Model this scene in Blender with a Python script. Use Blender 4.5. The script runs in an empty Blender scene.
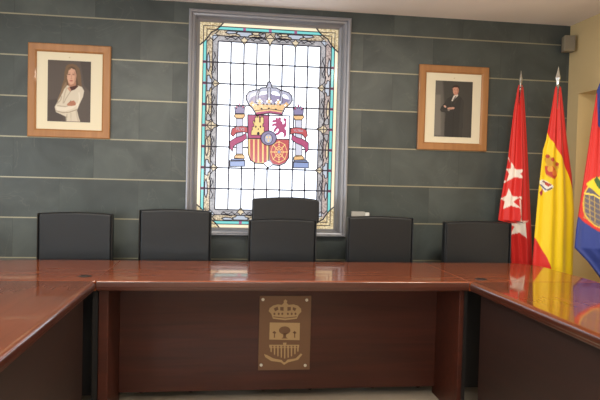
import bpy, bmesh, math, random
import numpy as np
from mathutils import Vector, Matrix
random.seed(4)
PI = math.pi
S = bpy.context.scene
C = S.collection

# ------------------------------------------------------------------ camera
CX, CY, CZ = -0.1046, -3.2344, 1.30
F, YAW, PIT, ROL = 598.79, 0.1312, -0.0319, 0.025
fw = Vector((math.sin(YAW)*math.cos(PIT), math.cos(YAW)*math.cos(PIT), math.sin(PIT)))
rt = Vector((math.cos(YAW), -math.sin(YAW), 0)); up = rt.cross(fw)
R_ = rt*math.cos(ROL) + up*math.sin(ROL); U_ = -rt*math.sin(ROL) + up*math.cos(ROL)
O_ = Vector((CX, CY, CZ))
def at(px, py, Y):                       # photo point -> (x, z) on the upright plane at depth Y
    d = R_*((px-300)/F) - U_*((py-200)/F) + fw
    p = O_ + d*((Y-O_.y)/d.y)
    return (p.x, p.z)
cd = bpy.data.cameras.new('camera'); cam = bpy.data.objects.new('camera', cd); C.objects.link(cam)
M = Matrix.Identity(4)
for i in range(3):
    M[i][0] = R_[i]; M[i][1] = U_[i]; M[i][2] = -fw[i]; M[i][3] = O_[i]
cam.matrix_world = M
cd.sensor_width = 36; cd.sensor_fit = 'HORIZONTAL'; cd.lens = 36*F/600; cd.clip_start = .05
S.camera = cam

YW = 1.45      # slate wall
FL = -0.05     # floor height
CE = 2.640     # ceiling
XR = 2.742     # right wall
XL_ = -3.3     # left wall
YB = -5.6      # wall behind the camera
TL, TR, TD = -0.746, 1.307, 0.80   # centre table x range and depth

# ------------------------------------------------------------------ materials
def lin(c):
    return tuple(((v/255)/12.92 if v/255 <= .04045 else ((v/255+.055)/1.055)**2.4) for v in c)
def newmat(name):
    m = bpy.data.materials.new(name); m.use_nodes = True
    nt = m.node_tree; b = nt.nodes['Principled BSDF']
    return m, nt, b
def flat(name, col, rough=.5, metal=0, spec=.5, bump=0, bscale=60, coat=0, var=0, vscale=6):
    m, nt, b = newmat(name)
    c = lin(col)
    b.inputs['Base Color'].default_value = (*c, 1); b.inputs['Roughness'].default_value = rough
    b.inputs['Metallic'].default_value = metal; b.inputs['Specular IOR Level'].default_value = spec
    b.inputs['Coat Weight'].default_value = coat; b.inputs['Coat Roughness'].default_value = .08
    tc = nt.nodes.new('ShaderNodeTexCoord')
    if bump:
        n = nt.nodes.new('ShaderNodeTexNoise'); n.inputs['Scale'].default_value = bscale; n.inputs['Detail'].default_value = 4
        bp = nt.nodes.new('ShaderNodeBump'); bp.inputs['Strength'].default_value = bump; bp.inputs['Distance'].default_value = .01
        nt.links.new(tc.outputs['Object'], n.inputs['Vector']); nt.links.new(n.outputs['Fac'], bp.inputs['Height'])
        nt.links.new(bp.outputs['Normal'], b.inputs['Normal'])
    if var:
        n = nt.nodes.new('ShaderNodeTexNoise'); n.inputs['Scale'].default_value = vscale; n.inputs['Detail'].default_value = 5
        r = nt.nodes.new('ShaderNodeValToRGB')
        r.color_ramp.elements[0].position = .3; r.color_ramp.elements[1].position = .7
        r.color_ramp.elements[0].color = (*[v*(1-var) for v in c], 1); r.color_ramp.elements[1].color = (*[min(1, v*(1+var)) for v in c], 1)
        nt.links.new(tc.outputs['Object'], n.inputs['Vector']); nt.links.new(n.outputs['Fac'], r.inputs['Fac'])
        nt.links.new(r.outputs['Color'], b.inputs['Base Color'])
    return m
def wood(name, a, bcol, axis='X', rough=.25, coat=.6, scale=2.5, spec=.5):
    m, nt, b = newmat(name)
    tc = nt.nodes.new('ShaderNodeTexCoord'); mp = nt.nodes.new('ShaderNodeMapping')
    s = {'X': (.6, 9, 9), 'Y': (9, .6, 9), 'Z': (9, 9, .6)}[axis]
    mp.inputs['Scale'].default_value = s
    n = nt.nodes.new('ShaderNodeTexNoise'); n.inputs['Scale'].default_value = scale; n.inputs['Detail'].default_value = 7; n.inputs['Distortion'].default_value = .6
    r = nt.nodes.new('ShaderNodeValToRGB')
    r.color_ramp.elements[0].position = .3; r.color_ramp.elements[1].position = .72
    r.color_ramp.elements[0].color = (*lin(a), 1); r.color_ramp.elements[1].color = (*lin(bcol), 1)
    nt.links.new(tc.outputs['Object'], mp.inputs['Vector']); nt.links.new(mp.outputs['Vector'], n.inputs['Vector'])
    nt.links.new(n.outputs['Fac'], r.inputs['Fac']); nt.links.new(r.outputs['Color'], b.inputs['Base Color'])
    b.inputs['Roughness'].default_value = rough; b.inputs['Coat Weight'].default_value = coat
    b.inputs['Coat Roughness'].default_value = .05; b.inputs['Coat IOR'].default_value = 1.55; b.inputs['Specular IOR Level'].default_value = spec
    return m
def glow(name, col, strength=1.0, noise=0, nscale=60, col2=None):
    """backlit window glass"""
    m, nt, b = newmat(name)
    c = lin(col)
    b.inputs['Base Color'].default_value = (*[v*.25 for v in c], 1); b.inputs['Roughness'].default_value = .15
    b.inputs['Emission Color'].default_value = (*c, 1); b.inputs['Emission Strength'].default_value = strength
    if noise:
        tc = nt.nodes.new('ShaderNodeTexCoord')
        n = nt.nodes.new('ShaderNodeTexNoise'); n.inputs['Scale'].default_value = nscale; n.inputs['Detail'].default_value = 3; n.inputs['Distortion'].default_value = 1.0
        r = nt.nodes.new('ShaderNodeValToRGB'); r.color_ramp.elements[0].position = .42; r.color_ramp.elements[1].position = .58
        r.color_ramp.elements[0].color = (*lin(col2), 1); r.color_ramp.elements[1].color = (*c, 1)
        nt.links.new(tc.outputs['Object'], n.inputs['Vector']); nt.links.new(n.outputs['Fac'], r.inputs['Fac'])
        nt.links.new(r.outputs['Color'], b.inputs['Emission Color'])
    return m
def painted(name, rough=.6, sheen=0, spec=.3):
    m, nt, b = newmat(name)
    a = nt.nodes.new('ShaderNodeVertexColor'); a.layer_name = 'paint'
    nt.links.new(a.outputs['Color'], b.inputs['Base Color'])
    b.inputs['Roughness'].default_value = rough; b.inputs['Specular IOR Level'].default_value = spec
    b.inputs['Sheen Weight'].default_value = sheen
    return m

def slate_material():
    m, nt, b = newmat('slate')
    L = nt.links; N = nt.nodes
    tc = N.new('ShaderNodeTexCoord'); sp = N.new('ShaderNodeSeparateXYZ'); L.new(tc.outputs['Object'], sp.inputs[0])
    def math_(op, a, bb=None):
        n = N.new('ShaderNodeMath'); n.operation = op
        for i, v in enumerate((a, bb)):
            if v is None: continue
            if isinstance(v, (int, float)): n.inputs[i].default_value = v
            else: L.new(v, n.inputs[i])
        return n.outputs[0]
    row = math_('FLOOR', math_('DIVIDE', math_('SUBTRACT', sp.outputs['Z'], .676), .3004))
    off = math_('MULTIPLY', math_('MODULO', math_('ADD', row, 20), 2), .245)
    u = math_('DIVIDE', math_('ADD', math_('ADD', sp.outputs['X'], off), 5.0+.09), .575)
    col = math_('FLOOR', u); fr = math_('FRACT', u)
    cb = N.new('ShaderNodeCombineXYZ'); L.new(col, cb.inputs[0]); L.new(row, cb.inputs[1])
    wn = N.new('ShaderNodeTexWhiteNoise'); wn.noise_dimensions = '3D'; L.new(cb.outputs[0], wn.inputs['Vector'])
    # per tile tint
    r1 = N.new('ShaderNodeValToRGB'); L.new(wn.outputs['Value'], r1.inputs['Fac'])
    r1.color_ramp.elements[0].color = (*lin((60, 68, 69)), 1); r1.color_ramp.elements[1].color = (*lin((77, 84, 84)), 1)
    # clouds and veins
    ad = N.new('ShaderNodeVectorMath'); ad.operation = 'ADD'
    sc = N.new('ShaderNodeVectorMath'); sc.operation = 'SCALE'; sc.inputs['Scale'].default_value = 7
    L.new(wn.outputs['Color'], sc.inputs[0]); L.new(tc.outputs['Object'], ad.inputs[0]); L.new(sc.outputs[0], ad.inputs[1])
    n1 = N.new('ShaderNodeTexNoise'); n1.inputs['Scale'].default_value = 3.2; n1.inputs['Detail'].default_value = 8; n1.inputs['Distortion'].default_value = .8
    L.new(ad.outputs[0], n1.inputs['Vector'])
    r2 = N.new('ShaderNodeValToRGB'); L.new(n1.outputs['Fac'], r2.inputs['Fac'])
    r2.color_ramp.elements[0].position = .3; r2.color_ramp.elements[1].position = .75
    r2.color_ramp.elements[0].color = (.72, .72, .72, 1); r2.color_ramp.elements[1].color = (1.3, 1.28, 1.22, 1)
    mx = N.new('ShaderNodeMix'); mx.data_type = 'RGBA'; mx.blend_type = 'MULTIPLY'; mx.inputs[0].default_value = 1
    L.new(r1.outputs[0], mx.inputs[6]); L.new(r2.outputs[0], mx.inputs[7])
    n2 = N.new('ShaderNodeTexNoise'); n2.inputs['Scale'].default_value = 2.2; n2.inputs['Detail'].default_value = 3; n2.inputs['Distortion'].default_value = 2.5
    L.new(ad.outputs[0], n2.inputs['Vector'])
    r3 = N.new('ShaderNodeValToRGB'); L.new(n2.outputs['Fac'], r3.inputs['Fac'])
    e = r3.color_ramp.elements; e[0].position = .592; e[0].color = (0, 0, 0, 1); e[1].position = .61; e[1].color = (0, 0, 0, 1)
    k = e.new(.601); k.color = (.16, .16, .16, 1)
    mx2 = N.new('ShaderNodeMix'); mx2.data_type = 'RGBA'; L.new(r3.outputs[0], mx2.inputs[0]); L.new(mx.outputs[2], mx2.inputs[6])
    mx2.inputs[7].default_value = (*lin((112, 116, 108)), 1)
    # hairline butt joint between tiles
    j = math_('LESS_THAN', fr, .006)
    mx3 = N.new('ShaderNodeMix'); mx3.data_type = 'RGBA'; L.new(math_('MULTIPLY', j, .5), mx3.inputs[0]); L.new(mx2.outputs[2], mx3.inputs[6])
    mx3.inputs[7].default_value = (*lin((45, 47, 45)), 1)
    L.new(mx3.outputs[2], b.inputs['Base Color'])
    bp = N.new('ShaderNodeBump'); bp.inputs['Strength'].default_value = .25; bp.inputs['Distance'].default_value = .01
    L.new(n1.outputs['Fac'], bp.inputs['Height']); L.new(bp.outputs[0], b.inputs['Normal'])
    b.inputs['Roughness'].default_value = .42; b.inputs['Specular IOR Level'].default_value = .45
    return m

slate = slate_material()
cream = flat('cream_plaster', (205, 184, 138), .8, bump=.08, bscale=90)
white = flat('ceiling_white', (244, 238, 232), .85)
floor_m = flat('polished_floor', (168, 156, 140), .18, var=.12, vscale=2.5)
jointm = flat('joint_metal', (150, 146, 126), .4, metal=.35)
alu = flat('brushed_aluminium', (140, 142, 150), .42, metal=.55)
alu_d = flat('dark_aluminium', (78, 80, 84), .4, metal=.7)
top_x = wood('mahogany_top_lengthwise', (112, 52, 24), (142, 70, 34), 'X', .35, 1, spec=.15)
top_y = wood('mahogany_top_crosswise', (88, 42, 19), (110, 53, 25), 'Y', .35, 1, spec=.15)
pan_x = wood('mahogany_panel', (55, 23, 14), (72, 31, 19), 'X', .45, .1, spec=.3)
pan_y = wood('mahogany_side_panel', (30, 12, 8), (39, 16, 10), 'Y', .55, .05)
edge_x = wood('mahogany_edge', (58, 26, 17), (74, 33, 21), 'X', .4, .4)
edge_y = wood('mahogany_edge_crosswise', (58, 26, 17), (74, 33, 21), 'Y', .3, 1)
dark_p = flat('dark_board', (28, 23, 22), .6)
leather = flat('black_leather', (26, 28, 32), .4, spec=.35, bump=.12, bscale=220)
leather_s = flat('black_leather_side', (22, 22, 25), .42)
black_pl = flat('black_plastic', (22, 22, 24), .4)
chrome = flat('chrome', (200, 200, 205), .18, metal=1)
silver = flat('silver_finial', (205, 205, 198), .25, metal=.8)
brass = flat('brass', (190, 160, 90), .3, metal=.9)
frame_w = wood('beech_frame', (150, 102, 58), (168, 118, 70), 'Z', .45, .15)
mat_card = flat('cream_mat_card', (222, 214, 190), .8)
photo_m = painted('photo_print', .45, spec=.2)
cloth_m = painted('flag_satin', .5, .1, .35)
plaque_m = flat('bronzed_plaque', (112, 82, 60), .42, metal=.25, spec=.4)
engrave = flat('etched_metal', (176, 146, 104), .5, metal=.2)
steel = flat('steel_screw', (205, 200, 190), .3, metal=.6)
spk_m = flat('grey_speaker_plastic', (140, 132, 114), .6)
grille_m = flat('speaker_grille', (122, 115, 100), .7, bump=.2, bscale=400)
box_m = flat('pale_grey_plastic', (170, 168, 164), .5)
box_l = flat('white_plastic', (215, 215, 212), .5)
# stained glass
g_white = glow('glass_white', (236, 241, 250), 2.2, 1, 5, (226, 236, 252))
g_cream = glow('glass_cream', (244, 230, 200), 1.0)
g_turq = glow('glass_turquoise', (120, 208, 208), 0.95)
g_mag = glow('glass_magenta', (170, 104, 148), 0.85)
g_text = glow('glass_textured_amber', (236, 222, 196), .78, 1, 85, (122, 104, 80))
g_rose = glow('glass_textured_grey', (218, 204, 202), .72, 1, 85, (138, 122, 124))
g_gray = glow('glass_grey_band', (206, 206, 212), .7, 1, 60, (164, 166, 176))
g_orn = glow('glass_ornament_cream', (236, 222, 194), .85, 1, 90, (206, 190, 160))
g_och = glow('glass_corner_ochre', (240, 226, 190), .85, 1, 90, (166, 140, 92))
g_pale = glow('glass_pale_blue', (198, 210, 228), .75)
g_lav = glow('glass_lavender', (140, 134, 172), 0.9)
g_silver = glow('glass_silver', (178, 182, 206), 0.92)
g_gold = glow('glass_gold', (232, 196, 146), 0.95, 1, 90, (216, 170, 122))
g_rosegold = glow('glass_rose_gold', (222, 178, 156), 0.95)
g_crim = glow('glass_crimson', (176, 84, 126), 0.9)
g_red = glow('glass_red', (190, 92, 100), 0.9)
g_yel = glow('glass_yellow', (238, 204, 140), 0.95)
g_blue = glow('glass_blue', (140, 160, 208), 0.9)
g_shaft = glow('glass_pillar', (206, 210, 230), .88)
lead = flat('lead_came', (50, 47, 62), .5, metal=.3)

# ------------------------------------------------------------------ mesh helpers
class MB:
    def __init__(s): s.v = []; s.f = []; s.m = []; s.sm = []
    def add(s, verts, faces, mi=0, smooth=False):
        o = len(s.v); s.v += [tuple(v) for v in verts]
        for f in faces: s.f.append([o+i for i in f]); s.m.append(mi); s.sm.append(smooth)
        return s
    def box(s, x0, x1, y0, y1, z0, z1, mi=0):
        v = [(x, y, z) for x in (x0, x1) for y in (y0, y1) for z in (z0, z1)]
        return s.add(v, [(0,1,3,2),(4,6,7,5),(0,4,5,1),(2,3,7,6),(0,2,6,4),(1,5,7,3)], mi)
    def prism(s, pts, y0, y1, mi=0):
        """pts are (x, z); extruded between depths y0 (towards the camera) and y1"""
        a = sum(pts[i][0]*pts[(i+1)%len(pts)][1]-pts[(i+1)%len(pts)][0]*pts[i][1] for i in range(len(pts)))
        if a < 0: pts = pts[::-1]
        n = len(pts)
        v = [(x, y0, z) for x, z in pts]+[(x, y1, z) for x, z in pts]
        f = [tuple(range(n)), tuple(range(2*n-1, n-1, -1))]+[(i, i+n, (i+1)%n+n, (i+1)%n) for i in range(n)]
        return s.add(v, f, mi)
    def slab(s, pts, z0, z1, mi=0):
        a = sum(pts[i][0]*pts[(i+1)%len(pts)][1]-pts[(i+1)%len(pts)][0]*pts[i][1] for i in range(len(pts)))
        if a < 0: pts = pts[::-1]
        n = len(pts)
        v = [(x, y, z1) for x, y in pts]+[(x, y, z0) for x, y in pts]
        f = [tuple(range(n)), tuple(range(2*n-1, n-1, -1))]+[(i, i+n, (i+1)%n+n, (i+1)%n) for i in range(n)]
        return s.add(v, f, mi)
    def strip(s, pts, w, y0, y1, mi=0, closed=True):
        n = len(pts)
        for i in range(n if closed else n-1):
            a = Vector((pts[i][0], pts[i][1])); b = Vector((pts[(i+1)%n][0], pts[(i+1)%n][1]))
            d = b-a
            if d.length < 1e-6: continue
            d.normalize(); q = Vector((-d.y, d.x))*w/2; e = d*w*.35
            s.prism([tuple(a-e-q), tuple(b+e-q), tuple(b+e+q), tuple(a-e+q)], y0, y1, mi)
        return s
    def lathe(s, cx, cy, prof, n=20, mi=0, smooth=True):
        """prof: (radius, z)"""
        v = []; k = len(prof)
        for r, z in prof:
            for i in range(n): v.append((cx+r*math.cos(2*PI*i/n), cy+r*math.sin(2*PI*i/n), z))
        f = [(j*n+i, j*n+(i+1)%n, (j+1)*n+(i+1)%n, (j+1)*n+i) for j in range(k-1) for i in range(n)]
        s.add(v, f, mi, smooth)
        o = len(s.v)-len(v)
        s.f.append([o+i for i in range(n)][::-1]); s.m.append(mi); s.sm.append(False)
        s.f.append([o+(k-1)*n+i for i in range(n)]); s.m.append(mi); s.sm.append(False)
        return s
    def tube(s, p, q, r0, r1=None, n=12, mi=0):
        r1 = r0 if r1 is None else r1
        p = Vector(p); q = Vector(q); d = (q-p).normalized()
        a = d.orthogonal().normalized(); b = d.cross(a)
        v = [p+(a*math.cos(2*PI*i/n)+b*math.sin(2*PI*i/n))*r0 for i in range(n)]+[q+(a*math.cos(2*PI*i/n)+b*math.sin(2*PI*i/n))*r1 for i in range(n)]
        f = [(i, (i+1)%n, (i+1)%n+n, i+n) for i in range(n)]
        s.add(v, f, mi, True); s.add(v[:n], [tuple(range(n))[::-1]], mi); s.add(v[n:], [tuple(range(n))], mi)
        return s
    def build(s, name, mats, parent=None, bevel=0, seg=2, loc=None, smooth=False):
        me = bpy.data.meshes.new(name); me.from_pydata(s.v, [], s.f); me.validate()
        if not isinstance(mats, (list, tuple)): mats = [mats]
        for m in mats: me.materials.append(m)
        if len(me.polygons) == len(s.m):
            me.polygons.foreach_set('material_index', s.m)
            me.polygons.foreach_set('use_smooth', [bool(x) or smooth for x in s.sm])
        bm = bmesh.new(); bm.from_mesh(me); bmesh.ops.remove_doubles(bm, verts=bm.verts, dist=1e-6)
        bmesh.ops.recalc_face_normals(bm, faces=bm.faces); bm.to_mesh(me); bm.free()
        o = bpy.data.objects.new(name, me); C.objects.link(o)
        if parent is not None: o.parent = parent; 
        if loc is not None: o.location = loc
        if bevel:
            b = o.modifiers.new('bevel', 'BEVEL'); b.width = bevel; b.segments = seg; b.limit_method = 'ANGLE'; b.angle_limit = math.radians(35)
            b.harden_normals = False
            for p in me.polygons: p.use_smooth = True
            w = o.modifiers.new('wn', 'WEIGHTED_NORMAL'); w.keep_sharp = True
        return o
def empty(name, loc, label=None, cat=None, group=None, rz=0):
    o = bpy.data.objects.new(name, None); C.objects.link(o); o.location = loc; o.rotation_euler.z = rz
    o.empty_display_size = .1
    if label: o['label'] = label; o['category'] = cat
    if group: o['group'] = group
    return o
def tag(o, label, cat, group=None):
    o['label'] = label; o['category'] = cat
    if group: o['group'] = group
    return o
def struct(o): o['kind'] = 'structure'; return o
def keep(o, root):                        # parent without moving (children are written in world coordinates)
    o.parent = root; o.location = -root.location if o.location.length == 0 else o.location-root.location
    return o
def part(mb, name, mats, root, **k):
    o = mb.build(name, mats, None, **k); o.parent = root
    base = Vector((0, 0, 0)); r = root
    while r is not None: base += r.location; r = r.parent
    o.location = -base
    return o
def arc(cx, cz, rx, rz, a0, a1, n=16):
    return [(cx+rx*math.cos(math.radians(a0+(a1-a0)*i/n)), cz+rz*math.sin(math.radians(a0+(a1-a0)*i/n))) for i in range(n+1)]
def ell(cx, cz, rx, rz=None, n=20): return arc(cx, cz, rx, rz or rx, 0, 360-360/n, n-1)
def rrect(x0, x1, z0, z1, r, n=5):
    return arc(x1-r, z1-r, r, r, 0, 90, n)+arc(x0+r, z1-r, r, r, 90, 180, n)+arc(x0+r, z0+r, r, r, 180, 270, n)+arc(x1-r, z0+r, r, r, 270, 360, n)

# ------------------------------------------------------------------ the room
WX0, WX1, WZ0, WZ1 = -0.374, 0.884, 0.862, 2.588       # outer edge of window frame
w = MB()
w.box(XL_, WX0, YW, YW+.25, FL, CE); w.box(WX1, XR+.6, YW, YW+.25, FL, CE)
w.box(WX0, WX1, YW, YW+.25, WZ1, CE); w.box(WX0, WX1, YW, YW+.25, FL, WZ0)
struct(w.build('wall_back', slate))
z0 = 2.4785
for k in range(7):
    z = z0-k*.3004; j = MB()
    h = .0045
    segs = [(XL_+.01, WX0-.003), (WX1+.003, XR-.004)] if WZ0 < z < WZ1 else [(XL_+.01, XR-.004)]
    for a, b in segs: j.box(a, b, YW-.002, YW+.004, z-h, z+h)
    struct(j.build('trim_%d' % (k+1), jointm))
struct(MB().box(XL_, XR+.6, YB, YW+.25, FL-.1, FL).build('floor', floor_m))
struct(MB().box(XL_, XR+.6, YB, YW+.25, CE, CE+.1).build('ceiling', white))
struct(MB().box(XL_-.15, XL_, YB, YW+.25, FL, CE).build('wall_left', cream))
struct(MB().box(XL_-.15, XR+.6, YB-.15, YB, FL, CE).build('wall_front', cream))
w = MB(); NZ = 2.06
w.box(XR, XR+.6, 1.30, YW, FL, CE); w.box(XR, XR+.6, -1.2, 1.30, NZ, CE); w.box(XR, XR+.6, YB, -1.2, FL, CE)
w.box(XR+.5, XR+.6, -1.2, 1.30, FL, NZ)
struct(w.build('wall_right', cream))

# ------------------------------------------------------------------ stained-glass window
win = empty('window_1', ((WX0+WX1)/2, YW, WZ0)); struct(win)
GX, GZ = .252, 1.715; HW, HH = .543, .795; YG = YW+.055
fr = MB()
prof = [(0, -.004), (0, -.022), (.010, -.026), (.022, -.020), (.026, -.006), (.040, -.002), (.052, .012), (.058, .030), (.072, .040), (.078, .060)]
rings = []
for t, y in prof:
    k = t/.078
    x0 = WX0+(GX-HW-WX0)*k; x1 = WX1+(GX+HW-WX1)*k; za = WZ0+(GZ-HH-WZ0)*k; zb = WZ1+(GZ+HH-WZ1)*k
    rings.append([(x0, YW+y, za), (x1, YW+y, za), (x1, YW+y, zb), (x0, YW+y, zb)])
vv = [p for r in rings for p in r]
ff = [(a*4+i, a*4+(i+1)%4, (a+1)*4+(i+1)%4, (a+1)*4+i) for a in range(len(rings)-1) for i in range(4)]
fr.add(vv, ff)
part(fr, 'window_frame', alu, win)
# sill board
sb = MB(); sb.prism([(WX0+.012, WZ0+.004), (WX1-.008, WZ0+.004), (WX1-.02, WZ0+.016), (WX0+.02, WZ0+.016)], YW-.05, YW+.02)
part(sb, 'window_sill', alu, win, bevel=.003)
def L(n): return YG-.0006*n
bw = [0, .026, .052, .096, .140]
# clear panes
pn = MB()
ix0, ix1, iz0, iz1 = GX-HW+bw[4], GX+HW-bw[4], GZ-HH+bw[4], GZ+HH-bw[4]
pw = (ix1-ix0)/8; ph = (iz1-iz0)/8
for i in range(8):
    for j in range(8): pn.box(ix0+i*pw, ix0+(i+1)*pw, L(0), YG+.004, iz0+j*ph, iz0+(j+1)*ph)
part(pn, 'glass_pane', g_white, win)
bd = MB(); GM = [g_cream, g_turq, g_text, g_gray, g_mag, g_orn, g_och, g_rose, g_pale, lead]
def rect_ring(mb, a, b, mi, lay=0, sides=(0, 1, 2, 3), ms=None):
    x0, x1, za, zb = GX-HW, GX+HW, GZ-HH, GZ+HH
    R = [[(x0+a, za+a), (x1-a, za+a), (x1-b, za+b), (x0+b, za+b)], [(x1-a, za+a), (x1-a, zb-a), (x1-b, zb-b), (x1-b, za+b)],
         [(x1-a, zb-a), (x0+a, zb-a), (x0+b, zb-b), (x1-b, zb-b)], [(x0+a, zb-a), (x0+a, za+a), (x0+b, za+b), (x0+b, zb-b)]]
    for s_ in sides: mb.prism(R[s_], L(lay), YG+.004, (ms or {}).get(s_, mi))
rect_ring(bd, bw[0], bw[1], 0); rect_ring(bd, bw[1], bw[2], 1)
rect_ring(bd, bw[2], bw[3], 2, ms={1: 7, 2: 2}); rect_ring(bd, bw[3], bw[4], 3)
# squares on the turquoise strip, at the grid lines
def both(fn):
    for j in range(1, 8):
        z = iz0+j*ph
        fn(GX-HW, z, 1, 0, j); fn(GX+HW, z, -1, 0, j)
    for i in range(1, 8):
        x = ix0+i*pw
        fn(x, GZ+HH, 0, -1, i); fn(x, GZ-HH, 0, 1, i)
def sq(x, z, dx, dz, j):
    if (dz and j % 2): return
    a, b = bw[1]-.004, bw[2]+.006; h = .011
    if dx: p = [(x+dx*a, z-h), (x+dx*b, z-h), (x+dx*b, z+h), (x+dx*a, z+h)]
    else: p = [(x-h, z+dz*a), (x+h, z+dz*a), (x+h, z+dz*b), (x-h, z+dz*b)]
    bd.prism(p, L(3), YG, 4)
both(sq)
lc = MB()
def orn(x, z, dx, dz, j):
    if j % 2: return
    big = (j == 4)
    def P(u, v):   # u across the border from the glass edge, v along it
        return (x+dx*u + (v if dz else 0), z+dz*u + (v if dx else 0))
    if big:
        D = [P(.066, 0), P(.088, .026), P(.104, .034), P(.124, .014), P(.152, .006), P(.158, 0), P(.152, -.006), P(.124, -.014), P(.104, -.034), P(.088, -.026)]
    else:
        D = [P(.094, 0), P(.110, .012), P(.118, .030), P(.136, .016), P(.150, .008), P(.158, 0), P(.150, -.008), P(.136, -.016), P(.118, -.030), P(.110, -.012)]
        B = [P(.060, -.058), P(.060, .058), P(.078, .062), P(.084, .038), P(.096, .030), P(.096, -.030), P(.084, -.038), P(.078, -.062)]
        bd.prism(B, L(3), YG, 8); lc.strip(B, .0065, L(7), YG)
    bd.prism(D, L(4), YG, 5); lc.strip(D, .006, L(8), YG)
    # scroll leads leaving the ornament
    for s in (-1, 1):
        pts = [P(.112, s*.034), P(.098, s*.055), P(.092, s*.090), P(.104, s*.104), P(.100, s*.150)]
        lc.strip(pts, .0065, L(6), YG, closed=False)
both(orn)
def scroll(x, z, dx, dz, j):
    # pale scroll glass between the ornaments, in two tones with wavy leads
    step = pw if dz else ph
    def P(u, v): return (x+dx*u+(v if dz else 0), z+dz*u+(v if dx else 0))
    if j % 2: 
        q = [P(.058, -.03*step/.1), P(.070, -.045*step/.1), P(.080, -.02*step/.1), P(.076, .02*step/.1), P(.068, .045*step/.1), P(.058, .03*step/.1)]
        bd.prism(q, L(3), YG, 8 if j in (1, 7) else 5); lc.strip(q, .0065, L(7), YG)
        h = step*.5
        lc.strip([P(.108, -h), P(.120, -h*.6), P(.106, -h*.2), P(.106, h*.2), P(.120, h*.6), P(.108, h)], .0065, L(7), YG, closed=False)
        lc.strip([P(.122, -h), P(.128, -h*.4), P(.124, 0), P(.128, h*.4), P(.122, h)], .003, L(7), YG, closed=False)
    elif j == 4:
        for s in (-1, 1):
            q = [P(.060, s*.040), P(.062, s*.085), P(.076, s*.092), P(.090, s*.070), P(.098, s*.050), P(.084, s*.036)]
            bd.prism(q, L(3), YG, 3); lc.strip(q, .0065, L(7), YG)
both(scroll)
# corners
for sx in (-1, 1):
    for sz in (-1, 1):
        x = GX+sx*HW; z = GZ+sz*HH
        def P(u, v): return (x-sx*u, z-sz*v)
        tri = [P(0, 0), P(.175, 0), P(.150, .030), P(.115, .060), P(.085, .075), P(.060, .115), P(.030, .150), P(0, .175)]
        bd.prism(tri, L(5), YG, 6)
        lc.strip(tri[1:], .009, L(9), YG, closed=False)
        e = [P(.150, .052), P(.118, .082), P(.140, .100), P(.100, .140), P(.082, .118), P(.052, .150)]
        lc.strip(e, .006, L(8), YG, closed=False)
        q = [P(.112, .086), P(.140, .104), P(.112, .132), P(.084, .112)]
        bd.prism(q, L(4), YG, 8)
part(bd, 'border_glass', GM, win)
# lead lines
for i in range(9):
    x = ix0+i*pw; ww = .0108 if 0 < i < 8 else .010
    lc.box(x-ww/2, x+ww/2, L(4), YG, iz0-(.0 if 0 < i < 8 else 0), iz1)
for j in range(9):
    z = iz0+j*ph; ww = .0108 if 0 < j < 8 else .010
    a = GX-HW+bw[1] if 0 < j < 8 else ix0; b = GX+HW-bw[1] if 0 < j < 8 else ix1
    lc.box(a, b, L(4), YG, z-ww/2, z+ww/2)
for t in (bw[1], bw[2], .098):
    x0, x1, za, zb = GX-HW+t, GX+HW-t, GZ-HH+t, GZ+HH-t
    lc.strip([(x0, za), (x1, za), (x1, zb), (x0, zb)], .0065, L(6), YG)
part(lc, 'lead_came', lead, win)

# coat of arms: each piece traced on the glass plane (crop coordinates -> photo points -> glass)
def T(scale, ox, oy):
    return lambda pts: [at(ox+a/scale, oy+b/scale, YG) for a, b in pts]
def ln(a, b, n=6): return [(a[0]+(b[0]-a[0])*i/n, a[1]+(b[1]-a[1])*i/n) for i in range(n+1)]
# crown
Kc = T(10, 240, 78)
cr = MB(); CM = [g_silver, g_lav, g_gold, g_rosegold, g_white, lead, g_crim]
out = [(165,372),(120,300),(85,262),(62,215),(62,175),(90,138),(140,122),(185,118),(215,100),(262,96),(272,70),(275,48),(292,38),(308,48),(314,75),(320,98),(365,100),(405,122),(440,130),(490,148),(518,185),(522,225),(500,262),(450,300),(420,368),(292,352)]
cr.prism(Kc(out), L(10), YG, 0)
dome = [(98,215),(130,185),(200,178),(290,160),(400,180),(470,205),(500,225),(470,262),(290,245),(120,255),(85,235)]
cr.prism(Kc(dome), L(11), YG, 1)
for p in ([(100,190),(118,160),(155,148),(160,165),(130,180)], [(195,165),(215,140),(262,135),(268,158),(225,170)], [(318,140),(360,138),(392,160),(398,182),(350,172),(318,160)], [(420,168),(455,170),(478,192),(486,215),(450,205),(422,190)]):
    cr.prism(Kc(p), L(12), YG, 4)
for p in ([(160,245),(160,170),(185,120),(198,128),(180,175),(182,245)], [(278,240),(276,100),(304,100),(306,240)], [(400,250),(404,185),(396,132),(412,130),(424,190),(420,250)]):
    cr.prism(Kc(p), L(13), YG, 0); cr.strip(Kc(p), 0.0045, L(14), YG, 5)
band = [(95,250),(130,258),(165,262),(290,268),(415,268),(455,262),(490,262),(440,300),(415,350),(292,332),(160,350),(125,290)]
cr.prism(Kc(band), L(14), YG, 2)
cr.prism(Kc([(160,345),(292,328),(418,348),(420,368),(292,352),(165,372)]), L(15), YG, 6)
for x, y in ((195,235),(290,232),(382,240),(120,258),(462,268)):
    cr.prism(Kc([(x,y-28),(x+26,y),(x+12,y+24),(x-12,y+24),(x-26,y)]), L(15), YG, 2)
for x, y in ((195,212),(175,235),(215,235),(290,208),(270,235),(310,235),(380,222),(362,245),(400,245),(132,268),(452,276)):
    cr.prism(Kc(ell(x, y, 8, 8, 8)), L(17), YG, 4)
for x, y in ((178,268),(235,262),(268,265),(312,262),(345,262),(400,270),(215,308),(287,305),(358,315)):
    cr.prism(Kc(ell(x, y, 10, 8, 8)), L(17), YG, 5)
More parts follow.
